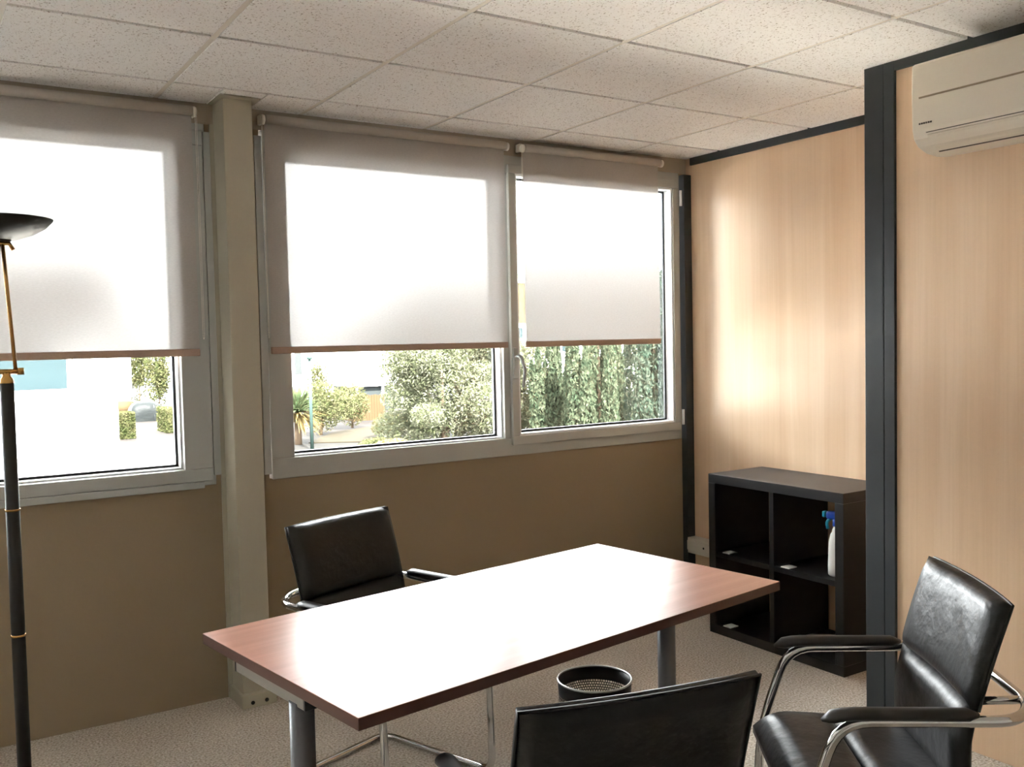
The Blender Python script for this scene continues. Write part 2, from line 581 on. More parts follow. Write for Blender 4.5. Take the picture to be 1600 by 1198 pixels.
for y in ys[1:-1]:
    MB().box(X0, PART_X, y - .012, y + .012, CEIL + .011, CEIL + .033).build('grid_cross_bar', 'grid', ceil)

# ------------------------------------------------------------------ column between the windows
cx0, cx1, cy0 = 1.096, 1.214, 3.790
colm = struct(empty('column', (0, 0, 0)), 'tall boxed grey metal column between the windows')
MB().box(cx0, cx1, cy0, WALL_Y, 0, CEIL + .02, bev=.003).build('shaft', 'column', colm)
bs = MB().box(cx0 - .014, cx1 + .012, cy0 - .030, WALL_Y, 0, .055, bev=.003).build('base_plate', 'column', colm)
for x in (cx0 + .03, cx1 - .03):
    ch = MB().lathe([(0.0, 0), (.008, 0), (.008, .004), (0, .004)], 12).build('bolt_hole', 'socket_hole', bs)
    ch.rotation_euler = (math.pi / 2, 0, 0)
    ch.location = (x, cy0 - .029, .022)
MB().box(cx0 - .022, cx1 + .024, cy0 - .04, WALL_Y - .02, CEIL - .004, CEIL - .0005).build('ceiling_collar', 'column', colm)
# side cover strip left of the column
struct(MB().box(1.078, 1.0955, WALL_Y - .012, WALL_Y, 0.0, wz1).build('trim_6', 'column'))

# ------------------------------------------------------------------ windows
def ring(mb, x0, x1, z0, z1, w, y0, y1, wb_=None, bev=0.003):
    """rectangular frame: four bars"""
    b = wb_ if wb_ is not None else w
    mb.box(x0, x1, y0, y1, z0, z0 + b, bev)
    mb.box(x0, x1, y0, y1, z1 - w, z1, bev)
    mb.box(x0, x0 + w, y0, y1, z0 + b, z1 - w, bev)
    mb.box(x1 - w, x1, y0, y1, z0 + b, z1 - w, bev)

def fixed_light(parent, gx0, gx1, gz0, gz1):
    """glazing: bead, gasket and pane around a glass opening"""
    bd = MB()
    ring(bd, gx0 - .002, gx1 + .002, gz0 - .002, gz1 + .002, .010, WALL_Y + .012, WALL_Y + .058, bev=0)
    bead = bd.build('glazing_bead', 'bead', parent)
    gk = MB()
    ring(gk, gx0 + .006, gx1 - .006, gz0 + .006, gz1 - .006, .012, WALL_Y + .058, WALL_Y + .075, bev=0)
    gk.build('gasket', 'alu_dark', bead)
    MB().box(gx0 + .004, gx1 - .004, WALL_Y + .061, WALL_Y + .067, gz0 + .004, gz1 - .004).build('pane', 'glass', parent)

def rim(mb, x0, x1, z0, z1, gx0, gx1, gz0, gz1, y0, y1, bev=.003):
    mb.box(x0, x1, y0, y1, z0, gz0, bev)
    mb.box(x0, x1, y0, y1, gz1, z1, bev)
    mb.box(x0, gx0, y0, y1, gz0, gz1, bev)
    mb.box(gx1, x1, y0, y1, gz0, gz1, bev)

GZ0, GZ1 = .985, 2.293
# left window: two fixed lights
w1 = struct(empty('window_1', (0, 0, 0)), 'grey aluminium window left of the column')
o1 = MB()
rim(o1, wl0, 1.058, wz0, wz1, wl0 + .05, 1.03, wz0 + .045, wz1 - .05, WALL_Y - .006, WALL_Y + .08)
o1.build('outer_frame', 'alu', w1)
for (sx0, sx1) in ((wl0 + .05, -.178), (-.172, 1.045)):
    gx0, gx1 = sx0 + .105, sx1 - .115
    s = MB()
    rim(s, sx0, sx1, wz0 + .02, wz1 - .03, gx0, gx1, GZ0 - .008, GZ1, WALL_Y - .022, WALL_Y + .06)
    sh = s.build('sash', 'alu', w1)
    fixed_light(w1, gx0, gx1, GZ0 - .008, GZ1)
MB().box(wl0, 1.004, WALL_Y - .034, WALL_Y - .0225, .898, .925, bev=.003).build('sill_strip', 'alu', w1)
MB().box(1.048, 1.077, WALL_Y - .016, WALL_Y - .0065, .945, 2.352, bev=.002).build('cover_strip', 'alu', w1)

# wide window: fixed light and an opening casement
w2 = struct(empty('window_2', (0, 0, 0)), 'wide grey aluminium window with a fixed light and a casement')
o2 = MB()
y0, y1 = WALL_Y - .012, WALL_Y + .075
o2.box(1.295, wm1 - .012, y0, y1, wz0 - .003, .990, .003)
o2.box(1.295, wm1 - .012, y0, y1, GZ1, wz1, .003)
o2.box(1.295, 1.396, y0, y1, .990, GZ1, .003)
o2.box(2.478, 2.545, y0, y1, .990, GZ1, .003)
o2.box(3.600, wm1 - .012, y0, y1, .990, GZ1, .003)
o2.build('outer_frame', 'alu', w2)
MB().box(1.262, 1.2935, WALL_Y - .010, WALL_Y - .001, .925, 2.36, bev=.002).build('cover_strip', 'alu', w2)
fixed_light(w2, 1.396, 2.478, .990, GZ1)
# casement
cs = MB()
rim(cs, 2.512, 3.630, .955, 2.340, 2.553, 3.590, 1.000, 2.296, WALL_Y - .034, WALL_Y - .0125, .003)
sash = cs.build('sash', 'bead', w2)
sash.data.materials[0] = M['alu']
bd = MB()
ring(bd, 2.5535, 3.5895, 1.0005, 2.2955, .010, WALL_Y - .026, WALL_Y + .028, bev=0)
bd.build('glazing_bead', 'bead', sash)
gk = MB()
ring(gk, 2.564, 3.579, 1.011, 2.285, .011, WALL_Y + .028, WALL_Y + .04, bev=0)
gk.build('gasket', 'alu_dark', sash)
MB().box(2.56, 3.583, WALL_Y + .030, WALL_Y + .036, 1.007, 2.289).build('pane', 'glass', w2)
hd = MB().box(2.516, 2.546, WALL_Y - .045, WALL_Y - .0345, 1.285, 1.44, bev=.006).build('handle', 'bead', w2)
hd.data.materials[0] = M['alu']
lev = fillet([(2.531, WALL_Y - .044, 1.39), (2.531, WALL_Y - .085, 1.40), (2.548, WALL_Y - .098, 1.33), (2.543, WALL_Y - .085, 1.245)], .03)
MB().tube(lev, [.011 - .0035 * i / (len(lev) - 1) for i in range(len(lev))], 10).build('lever', 'alu', hd)
for z0, z1 in ((2.20, 2.285), (.985, 1.07)):
    MB().tube([(3.640, WALL_Y - .042, z0), (3.640, WALL_Y - .042, z1)], .0075, 10).build('hinge', 'bead', w2)

# ------------------------------------------------------------------ roller blinds
def blind(x0, x1, chain_side, label, chain_end):
    root = empty('roller_blind', ((x0 + x1) / 2, 3.90, 1.44))
    tag(root, label, 'blind')
    X = lambda x: x - (x0 + x1) / 2
    Yl = lambda y: y - 3.90
    Z = lambda z: z - 1.44
    zr, yr = 2.421, 3.886
    # cloth hangs off the back of the roll
    nseg = 24
    yc = 3.900
    vs_, fs = [], []
    for j in range(nseg + 1):
        z = 1.468 + (zr - 1.468) * j / nseg
        for i in range(13):
            x = x0 + (x1 - x0) * i / 12
            wob = .0015 * math.sin(x * 9 + z * 3)
            vs_.append((X(x), Yl(yc + wob), Z(z)))
    for j in range(nseg):
        for i in range(12):
            a = j * 13 + i
            fs.append((a, a + 1, a + 14, a + 13))
    MB().add(vs_, fs, True).build('cloth', 'fabric', root)
    MB().tube([(X(x0), Yl(yr), Z(zr)), (X(x1), Yl(yr), Z(zr))], .0195, 20).build('roll', 'roll', root)
    MB().box(X(x0) - .001, X(x1) + .001, Yl(yc) - .008, Yl(yc) + .006, 0, .029, bev=.003).build('hem_bar', 'hem', root)
    for s_, xe in ((-1, x0), (1, x1)):
        br = MB()
        xa, xb = sorted((X(xe) + s_ * .002, X(xe) + s_ * .018))
        br.lathe([(0, -.008), (.017, -.008), (.020, -.003), (.020, .005), (.012, .008), (0, .008)], 18)
        d = br.build('end_bracket', 'plastic_white', root)
        d.rotation_euler = (0, math.pi / 2, 0)
        d.location = (X(xe) + s_ * .0095, Yl(yr), Z(zr) - .004)
        MB().box(X(xe) + s_ * .0095 - .007, X(xe) + s_ * .0095 + .007, Yl(yr) + .01, Yl(WALL_Y) - .001, Z(zr) - .018, Z(zr) + .022, bev=.002).build('bracket_plate', 'plastic_white', root)
    # beaded loop
    xe = (x0 - .014) if chain_side < 0 else (x1 + .014)
    ch = MB()
    bead = [(0, 0, .0026), (.0022, 0, 0), (0, .0022, 0), (-.0022, 0, 0), (0, -.0022, 0), (0, 0, -.0026)]
    bf = [(0, 1, 2), (0, 2, 3), (0, 3, 4), (0, 4, 1), (5, 2, 1), (5, 3, 2), (5, 4, 3), (5, 1, 4)]
    dx = .013
    pts = []
    z = zr
    while z > chain_end + .03:
        pts.append((X(xe) - dx * .5, Yl(yr) - .016, Z(z)))
        z -= .0062
    for k in range(8):
        a = math.pi * k / 7
        pts.append((X(xe) - dx * .5 * math.cos(a), Yl(yr) - .003 - .013 * math.cos(a), Z(chain_end + .03) - .022 * math.sin(a)))
    while z < zr:
        pts.append((X(xe) + dx * .5, Yl(yr) + .012, Z(z)))
        z += .0062
    for p in pts:
        ch.add([(p[0] + q[0], p[1] + q[1], p[2] + q[2]) for q in bead], bf, True)
    ch.tube(pts, .0008, 4)
    ch.build('pull_chain', 'plastic_white', root)
    return root

blind(-.16, 1.000, 1, 'light beige roller blind left of the grey column', 1.50)
blind(1.298, 2.484, -1, 'wide light beige roller blind between the column and the casement', 1.50)
blind(2.595, 3.478, -1, 'narrow light beige roller blind in front of the casement beside the maple partition', 1.52)

# ------------------------------------------------------------------ table
ang = math.atan2(2.696 - 2.482, 2.086 - .610)
tc = Vector(((.610 + 2.086 + 2.196 + .734) / 4, (2.482 + 2.696 + 1.938 + 1.723) / 4, 0))
tbl = tag(empty('office_table', tc, ang), 'cherry laminate office table with grey pedestal legs', 'table')
TL, TW = 1.484, .763
top = MB().box(-TL / 2, TL / 2, -TW / 2, TW / 2, .7285, .730, bev=.0005).build('top_laminate', 'table', tbl)
MB().box(-TL / 2, TL / 2, -TW / 2, TW / 2, .703, .7285).build('table_top', 'table_edge', tbl)
for s_ in (-1, 1):
    lx = s_ * (TL / 2 - .077)
    bm_ = MB().box(lx - .022, lx + .022, -.05, .31, .632, .7025, bev=.004).build('cross_beam', 'beam_metal', tbl)
    for ye in (-.053, .313):
        MB().box(lx - .0215, lx + .0215, ye - .003, ye + .003, .633, .70).build('end_cap', 'alu_dark', bm_)
    MB().tube([(lx, 0, .03), (lx, 0, .640)], .0295, 24).build('leg', 'grey_metal', tbl)
    MB().box(lx - .03, lx + .03, -.29, .29, .012, .042, bev=.008).build('foot', 'grey_metal', tbl)
    for e in (-1, 1):
        MB().lathe([(0, 0), (.02, 0), (.02, .012), (0, .012)], 14, (lx, e * .26, 0)).build('glide', 'alu_dark', tbl)
MB().box(-TL / 2 + .115, TL / 2 - .115, -.02, .03, .635, .685, bev=.004).build('long_beam', 'grey_metal', tbl)

# ------------------------------------------------------------------ cantilever armchairs
def cushion(P, N, nu, nv, t, puff, puff_back=0.0, edge=4):
    """closed padded slab following the surface P(u,v) with normal N(u,v)"""
    mb = MB()
    vs_, fs = [], []
    def prof(a):
        return max(0.0, 1 - abs(2 * a - 1) ** edge)
    for side in (1, -1):
        for j in range(nv + 1):
            for i in range(nu + 1):
                u, v = i / nu, j / nv
                k = (prof(u) * prof(v)) ** .5
                hh = t / 2 * (.35 + .65 * min(1, k * 2)) + (puff if side > 0 else puff_back) * k
                vs_.append(Vector(P(u, v)) + Vector(N(u, v)) * side * hh)
    n = (nu + 1) * (nv + 1)
    for s_ in (0, 1):
        for j in range(nv):
            for i in range(nu):
                a = s_ * n + j * (nu + 1) + i
                q = (a, a + 1, a + nu + 2, a + nu + 1)
                fs.append(q if s_ == 0 else q[::-1])
    loop = [i for i in range(nu)] + [j * (nu + 1) + nu for j in range(nv)] + [nv * (nu + 1) + i for i in range(nu, 0, -1)] + [j * (nu + 1) for j in range(nv, 0, -1)]
    for a, b in zip(loop, loop[1:] + loop[:1]):
        fs.append((a, a + n, b + n, b))
    mb.add(vs_, fs, True)
    return mb

def interp(tab, t):
    for (t0, a), (t1, b) in zip(tab, tab[1:]):
        if t <= t1:
            k = (t - t0) / (t1 - t0)
            return tuple(x + (y - x) * k for x, y in zip(a, b))
    return tab[-1][1]

# centre line of the back in the side plane, (y, z) by height fraction, smoothed
def back_line(t):
    z = .43 + .45 * t
    y = -.105 - .004 * t - .085 * max(0, t - .28) ** 1.25 / .72 ** 1.25 * 1.0
    return y, z
def make_chair(label):
    root = empty('cantilever_armchair')
    tag(root, label, 'chair', None)
    W2 = .226
    def backP(t0, t1):
        def P(u, v):
            t = t0 + (t1 - t0) * v
            y, z = back_line(t)
            x = (2 * u - 1) * (W2 - .004 * (1 - t))
            y += -.016 * (1 - (2 * u - 1) ** 2) + .008
            return (x, y, z)
        def N(u, v):
            t = t0 + (t1 - t0) * v
            a, b = back_line(max(0, t - .01)), back_line(min(1, t + .01))
            d = Vector((0, b[0] - a[0], b[1] - a[1])).normalized()
            return (0, d.z, -d.y)
        return P, N
    P, N = backP(0.0, .485)
    cushion(P, N, 14, 10, .036, .010, .002).build('lower_back_panel', 'leather', root)
    P, N = backP(.475, 1.0)
    up = cushion(P, N, 16, 14, .042, .012, .003).build('upper_back_panel', 'leather', root)
    # piping round the panel edge
    pts = []
    for k in range(0, 15):
        pts.append((0, k / 14))
    ed = []
    for u, v in [(0, k / 10) for k in range(11)] + [(k / 12, 1) for k in range(1, 13)] + [(1, 1 - k / 10) for k in range(1, 11)]:
        p_, n_ = Vector(P(u, v)), Vector(N(u, v))
        out = Vector((0.001 if u == 1 else (-.001 if u == 0 else 0), 0, .001 if v == 1 else 0))
        ed.append(p_ - n_ * .008 + out)
    MB().tube(ed, .0032, 6).build('piping', 'piping', up)
    # seat: two panels with a seam across
    def seatP(f0, f1):
        def P(u, v):
            y = f0 + (f1 - f0) * v
            g_ = (y + .13) / .41
            z = .428 + .016 * g_ - .030 * max(0, g_ - .80) ** 2 / .04
            w = .232 - .004 * g_
            return ((2 * u - 1) * w, y, z - .010 * (1 - (2 * u - 1) ** 2) * (1 - g_) * .8)
        return P, (lambda u, v: (0, 0, 1))
    P, N = seatP(-.13, .085)
    cushion(P, N, 14, 10, .050, .008).build('rear_seat_panel', 'leather', root)
    P, N = seatP(.080, .285)
    cushion(P, N, 14, 10, .052, .009).build('front_seat_panel', 'leather', root)
    MB().box(-.20, .20, -.10, .24, .385, .408, bev=.006).build('seat_pan', 'leather_pad', root)
    # one continuous chrome tube
    loop = [(-.245, -.25, .0125), (-.245, .275, .0125), (-.25, .262, .40), (-.25, .185, .628), (-.25, -.195, .632), (-.16, -.262, .634),
            (.16, -.262, .634), (.25, -.195, .632), (.25, .185, .628), (.25, .262, .40), (.245, .275, .0125), (.245, -.25, .0125)]
    rad = [.06, .06, .10, .07, .07, .06, .06, .07, .07, .10, .06, .06]
    MB().tube(fillet(loop, rad, 6, True), .0125, 12, closed=True).build('tube_frame', 'chrome', root)
    for s_ in (-1, 1):
        # seat carriers and back clamps
        MB().tube([(s_ * .19, .20, .396), (s_ * .25, .258, .405)], .009, 8).build('seat_bracket', 'chrome', root)
        MB().tube([(s_ * .13, -.262, .634), (s_ * .13, -.16, .63)], .010, 8).build('back_bracket', 'chrome', root)
        n = 14
        pad, rr = [], []
        for k in range(n + 1):
            t = k / n
            y = .222 - .335 * t
            dz = -.014 * max(0, 1 - t / .22) ** 2
            pad.append((s_ * .25, y, .646 + dz))
            e = min(1, (t / .06) ** .5 if t < .06 else 1) * min(1, ((1 - t) / .03) ** .5 if t > .97 else 1)
            e = max(e, .25)
            rr.append((.014 * e, .021 * e))
        MB().tube(pad, rr, 14).build('arm_pad', 'leather_pad', root)
    MB().box(W2 - .012, W2 - .008, -.150, -.128, .50, .555).build('maker_tag', 'lamp_black', root)
    return root

def place(o, x, y, fx, fy):
    o.location = (x, y, 0)
    o.rotation_euler = (0, 0, math.atan2(fy, fx) - math.pi / 2)

ch1 = make_chair('black leather cantilever armchair behind the table below the wide window')
place(ch1, 1.295, 2.868, .33, -.945)
ch2 = copy_tree(ch1)
ch2['label'] = 'black leather cantilever armchair with its back turned, beside the waste bin side of the table'
place(ch2, 1.068, 1.385, .236, .972)
ch3 = copy_tree(ch1)
ch3['label'] = 'black leather cantilever armchair in front of the charcoal post, seat in full view'
place(ch3, 1.978, 1.411, -.80, .60)
for c in (ch1, ch2, ch3):
    c['group'] = 'cantilever armchairs around the table'

# ------------------------------------------------------------------ waste bin
bx, by, bh, br_ = 1.875, 2.45, .35, .1225
bn = tag(empty('waste_bin', (bx, by, 0)), 'black metal waste bin with perforated sides under the table', 'bin')
MB().lathe([(0, .004), (br_ - .01, .004), (br_ - .008, 0), (br_ - .006, .004), (br_ - .005, .035), (br_ - .007, .035), (br_ - .010, .008), (0, .008)], 48).build('base', 'bin', bn)
MB().lathe([(br_ - .002, .303), (br_, bh - .004), (br_ - .0015, bh - .004), (br_ - .0035, .303)], 48).build('upper_band', 'bin', bn)
pb = MB()
NA, NR = 88, 30
za, zb_ = .035, .303
def cyl(a, z):
    r = br_ - .005 + .003 * (z - za) / (zb_ - za)
    return (r * math.cos(a), r * math.sin(a), z)
for j in range(NR):
    for i in range(NA):
        off = .5 if j % 2 else 0
        a0, a1 = 2 * math.pi * (i + off) / NA, 2 * math.pi * (i + 1 + off) / NA
        z0, z1 = za + (zb_ - za) * j / NR, za + (zb_ - za) * (j + 1) / NR
        am, zm, da, dz = (a0 + a1) / 2, (z0 + z1) / 2, (a1 - a0) * .34, (z1 - z0) * .34
        o_ = [(a0, z0), (a1, z0), (a1, z1), (a0, z1)]
        n_ = [(am - da, zm - dz), (am + da, zm - dz), (am + da, zm + dz), (am - da, zm + dz)]
        pb.add([cyl(*q) for q in o_ + n_], [(0, 1, 5, 4), (1, 2, 6, 5), (2, 3, 7, 6), (3, 0, 4, 7)], True)
pb.build('perforated_band', 'bin', bn)
rm = [(br_ * math.cos(2 * math.pi * k / 48), br_ * math.sin(2 * math.pi * k / 48), bh - .002) for k in range(48)]
MB().tube(rm, .0036, 8, closed=True).build('rim', 'bin_rim', bn)

# ------------------------------------------------------------------ bookcase (2 x 2 cubes, open back)
kx0, kx1, ky0, ky1, kh = 3.322, 3.706, 2.583, 3.385, .795
bk = tag(empty('cube_bookcase', (kx0, ky0, 0)), 'low black cube bookcase with four open compartments', 'bookcase')
D_, Wd = kx1 - kx0, ky1 - ky0
MB().box(0, D_, 0, Wd, kh - .045, kh, bev=.0015).build('top_board', 'black_wood', bk)
MB().box(0, D_, 0, Wd, 0, .045, bev=.0015).build('bottom_board', 'black_wood', bk)
MB().box(0, D_, 0, .045, .0455, kh - .0455, bev=.0015).build('side_board', 'black_wood', bk)
MB().box(0, D_, Wd - .045, Wd, .0455, kh - .0455, bev=.0015).build('side_board', 'black_wood', bk)
MB().box(.003, D_, Wd / 2 - .0125, Wd / 2 + .0125, .0455, kh - .0455).build('divider', 'black_wood', bk)
for a, b in ((.0455, Wd / 2 - .013), (Wd / 2 + .013, Wd - .0455)):
    MB().box(.003, D_, a, b, kh / 2 - .0125, kh / 2 + .0125).build('shelf', 'black_wood', bk)
sh_z = kh / 2 + .0125
for lbl, dy, z in (('small white card on the upper shelf at the window end of the bookcase', Wd - .11, sh_z), ('small white card on the shelf beside the spray bottle', Wd / 2 - .075, sh_z), ('small white card on the bottom board of the bookcase', Wd - .11, .045)):
    o = MB().box(0, .055, -.024, .024, 0, .005, bev=.001).build('label_card', 'paper')
    o.location = (kx0 + .006, ky0 + dy, z + .0005)
    tag(o, lbl, 'card')
# spray bottle
sb = tag(empty('spray_bottle', (kx0 + .075, ky0 + .092, sh_z), math.radians(100)), 'white spray bottle with blue trigger head in the bookcase', 'bottle')
secs = [(0, .036, .020), (.006, .041, .025), (.04, .040, .025), (.10, .036, .024), (.15, .034, .023), (.185, .027, .021), (.198, .018, .017), (.205, .020, .018), (.212, .016, .016), (.222, .014, .014)]
bo = MB()
vs_, fs = [], []
for z, a, b in secs:
    for k in range(24):
        t = 2 * math.pi * k / 24
        vs_.append((a * math.cos(t) + .004 * math.sin(z * 14), b * math.sin(t), z))
for i in range(len(secs) - 1):
    for k in range(24):
        k2 = (k + 1) % 24
        fs.append((i * 24 + k, i * 24 + k2, (i + 1) * 24 + k2, (i + 1) * 24 + k))
fs.append(tuple(range(23, -1, -1)))
fs.append(tuple((len(secs) - 1) * 24 + k for k in range(24)))
bo.add(vs_, fs, True).build('body', 'bottle', sb)
MB().lathe([(0, .0), (.019, .0), (.019, .026), (.014, .030), (0, .03)], 20, (0, 0, .2225)).build('collar', 'blue', sb)
hd_ = MB().box(-.036, .048, -.015, .015, .250, .286, bev=.010).build('spray_head', 'blue', sb)
MB().box(.0485, .066, -.012, .012, .256, .284, bev=.005).build('nozzle', 'cyan', hd_)
tr_ = fillet([(.030, 0, .252), (.050, 0, .235), (.044, 0, .205)], .02)
MB().tube(tr_, [.007] * len(tr_), 8).build('trigger', 'cyan', sb)

# ------------------------------------------------------------------ cable trunking
tk = tag(empty('cable_trunking', (PART_X, 3.40, .258)), 'short length of off-white cable trunking on the maple partition', 'trunking')
MB().box(-.058, 0, 0, .50, .0, .088, bev=.003).build('channel', 'trunk', tk)
MB().box(-.062, -.058, 0, .50, .018, .072, bev=.0015).build('cover', 'trunk', tk)
o = MB().lathe([(0, 0), (.006, 0), (.006, .002), (0, .002)], 12).build('screw_hole', 'socket_hole', tk)
o.rotation_euler = (0, -math.pi / 2, 0)
o.location = (-.0618, .37, .045)

# ------------------------------------------------------------------ air conditioner
ac = tag(empty('air_conditioner', (NEAR_X, 1.965, 2.08)), 'off-white wall air conditioner on the near maple partition', 'air conditioner')
AL = .80
prof = [(0, .297), (-.188, .297), (-.199, .290), (-.2005, .255), (-.201, .17), (-.197, .075), (-.188, .045), (-.165, .022), (-.120, .006), (-.06, .0), (0, .004)]
def prism(name, pr, y0_, y1_, mat, parent, caps=True):
    mb = MB()
    n = len(pr)
    vs_ = [(x, y0_, z) for x, z in pr] + [(x, y1_, z) for x, z in pr]
    fs = [(i, (i + 1) % n, n + (i + 1) % n, n + i) for i in range(n)]
    if caps:
        fs += [tuple(range(n)), tuple(range(2 * n - 1, n - 1, -1))]
    return mb.add(vs_, fs).build(name, mat, parent)
body = prism('body', prof, 0, -AL, 'ac', ac)
bv = body.modifiers.new('round', 'BEVEL')
bv.width = .006
bv.segments = 3
bv.limit_method = 'ANGLE'
bv.angle_limit = math.radians(50)
MB().box(-.2035, -.195, -AL + .03, -.03, .176, .1815).build('front_groove', 'ac_groove', ac)
# outlet flap along the lower front edge with dark slots
def skew(name, p0, p1, th, y0_, y1_, mat, parent):
    (xa, za_), (xb, zb2) = p0, p1
    d = Vector((xb - xa, 0, zb2 - za_)).normalized()
    n_ = Vector((d.z, 0, -d.x)) * th
    pr = [(xa, za_), (xb, zb2), (xb + n_.x, zb2 + n_.z), (xa + n_.x, za_ + n_.z)]
    return prism(name, pr, y0_, y1_, mat, parent)
skew('outlet_slot', (-.1945, .062), (-.118, .0035), -.004, -.05, -AL + .05, 'ac_dark', ac)
skew('flap', (-.1945, .052), (-.140, .0095), -.010, -.055, -AL + .055, 'ac', ac)
# brand lettering reduced to its dashes of print, too small to read
for k in range(6):
    MB().box(-.2002, -.1985, -.028 - k * .0082 - .0058, -.028 - k * .0082, .090, .0955).build('badge_letter', 'ac_dark', ac)

# ------------------------------------------------------------------ torchiere floor lamp
lp = tag(empty('floor_lamp', (.236, 3.04, 0)), 'black torchiere floor lamp with brass rods left of the column', 'lamp')
MB().lathe([(0, 0), (.14, 0), (.142, .012), (.13, .022), (.03, .034), (.018, .06), (0, .06)], 40).build('base', 'lamp_black', lp)
MB().tube([(0, 0, .03), (0, 0, 1.385)], .0185, 20).build('pole', 'lamp_black', lp)
for z in (.655, .045, 1.02):
    MB().lathe([(.0188, -.003), (.0205, -.003), (.0205, .003), (.0188, .003)], 20, (0, 0, z)).build('ring', 'brass', lp)
MB().lathe([(.0188, 0), (.017, .012), (.011, .02), (.011, .03), (0, .03)], 20, (0, 0, 1.385)).build('pole_cap', 'brass', lp)
MB().tube([(-.040, 0, 1.418), (.040, 0, 1.418)], .0075, 12).build('rod_yoke', 'brass', lp)
for s_ in (-1, 1):
    MB().tube([(s_ * .024, 0, 1.42), (s_ * .005, 0, 1.782)], .0054, 10).build('rod', 'brass', lp)
    MB().lathe([(0, -.010), (.010, -.010), (.010, .010), (0, .010)], 12, (s_ * .036, 0, 1.418)).build('yoke_knob', 'brass', lp)
MB().tube([(-.012, 0, 1.783), (.022, 0, 1.783), (.032, 0, 1.765)], .006, 10).build('switch_stem', 'brass', lp)
MB().lathe([(0, 0), (.026, .0), (.03, .006), (0, .012)], 24, (0, 0, 1.788)).build('bowl_cap', 'lamp_black', lp)
MB().lathe([(0, 0), (.045, .004), (.085, .018), (.118, .038), (.137, .058), (.1385, .062), (.135, .061), (.116, .041), (.083, .021), (.045, .008), (0, .004)], 48, (0, 0, 1.79)).build('bowl', 'lamp_black', lp)

# ------------------------------------------------------------------ outdoors
GZ = -2.9
struct(MB().box(-60, 110, 4.6, 150, GZ - .3, GZ).build('ground', 'ground'))
struct(MB().box(-40, 60, 4.6, 11.5, GZ, GZ + .05).build('added_bounce_slab', 'bounce_surface'))  # unseen pale slab, added to bounce daylight up to the ceiling and blinds
gb = MB()
def patch(mb, pts, z0, z1):
    n = len(pts)
    mb.add([(x, y, z0) for x, y in pts] + [(x, y, z1) for x, y in pts], [tuple(range(n)), tuple(range(2 * n - 1, n - 1, -1))] + [(i, (i + 1) % n, n + (i + 1) % n, n + i) for i in range(n)])
patch(gb, [(11.5, 30), (16, 24), (42, 24), (42, 44), (24, 47), (17, 43), (12.5, 42)], GZ, GZ + .08)
struct(gb.build('planting_bed', 'gravel'))
gb = MB()
patch(gb, [(14.5, 39), (17.5, 37), (24, 41), (24, 46.5), (17.2, 42.8)], GZ + .08, GZ + .12)
struct(gb.build('ochre_bed', 'earth'))

# building on the left
bd1 = tag(empty('annex_building', (2.44, 14, GZ)), 'white annex building with teal glazing and brown fascia outside the left window', 'building')
zz = lambda z: z - GZ
MB().box(-10, 0, 0, 6, 0, zz(.80)).build('lower_wall', 'white_render', bd1)
for k, z in enumerate((-.62, -.30, .02, .34)):
    MB().box(-10, .004, -.010, 0, zz(z), zz(z) + .30).build('wall_board', 'white_render', bd1)
MB().box(-10.2, .21, -.18, 6, zz(.80), zz(.90), bev=.01).build('ledge', 'white_render', bd1)
MB().box(-10, .20, .02, 6, zz(.90), zz(1.86)).build('upper_wall', 'white_render', bd1)
for k in range(4):
    x1_ = -.63 - k * 1.75
    g_ = MB().box(x1_ - 1.68, x1_, -.02, .03, zz(.945), zz(1.83)).build('glazing', 'teal', bd1)
for k in range(3):
    MB().box(-.56 + k * .22, -.545 + k * .22, 0.0, .03, zz(.92), zz(1.84)).build('panel_joint', 'grey_window', bd1)
MB().box(-10.4, .20, -.30, 6, zz(1.90), zz(2.70)).build('fascia', 'fascia', bd1)

def leaves(name, mat, parent, pts, size, aspect=.35, up=None, kind=None):
    """a crown: one small blade per point"""
    pts = np.asarray(pts)
    n = len(pts)
    d = rng.normal(size=(n, 3))
    if up is not None:
        d = d * (1 - up) + np.array([0, 0, 1.0]) * up * 1.6
    d /= np.linalg.norm(d, axis=1)[:, None]
    e = rng.normal(size=(n, 3))
    e -= d * (e * d).sum(1)[:, None]
    e /= np.linalg.norm(e, axis=1)[:, None]
    L_ = size * rng.uniform(.6, 1.3, n)[:, None]
    Wv = e * L_ * aspect
    A = pts - d * L_ * .5
    B = pts + Wv * .5
    C = pts + d * L_ * .5
    Dd = pts - Wv * .5
    V = np.stack([A, B, C, Dd], 1).reshape(-1, 3)
    me = bpy.data.meshes.new(name)
    me.vertices.add(4 * n)
    me.vertices.foreach_set('co', V.ravel())
    me.loops.add(4 * n)
    me.loops.foreach_set('vertex_index', np.arange(4 * n))
    me.polygons.add(n)
    me.polygons.foreach_set('loop_start', np.arange(n) * 4)
    me.polygons.foreach_set('loop_total', np.full(n, 4))
    me.update(calc_edges=True)
    me.materials.append(M[mat])
    o = bpy.data.objects.new(name, me)
    col.objects.link(o)
    o.parent = parent
    return o

def blob_points(n, blobs, shell=.55):
    out = []
    w = np.array([b[3] * b[4] * b[5] for b in blobs]) ** .7
    w /= w.sum()
    idx = rng.choice(len(blobs), n, p=w)
    d = rng.normal(size=(n, 3))
    d /= np.linalg.norm(d, axis=1)[:, None]
    r = shell + (1 - shell) * rng.random(n) ** .6
    B = np.array(blobs)[idx]
    return B[:, :3] + d * r[:, None] * B[:, 3:6]

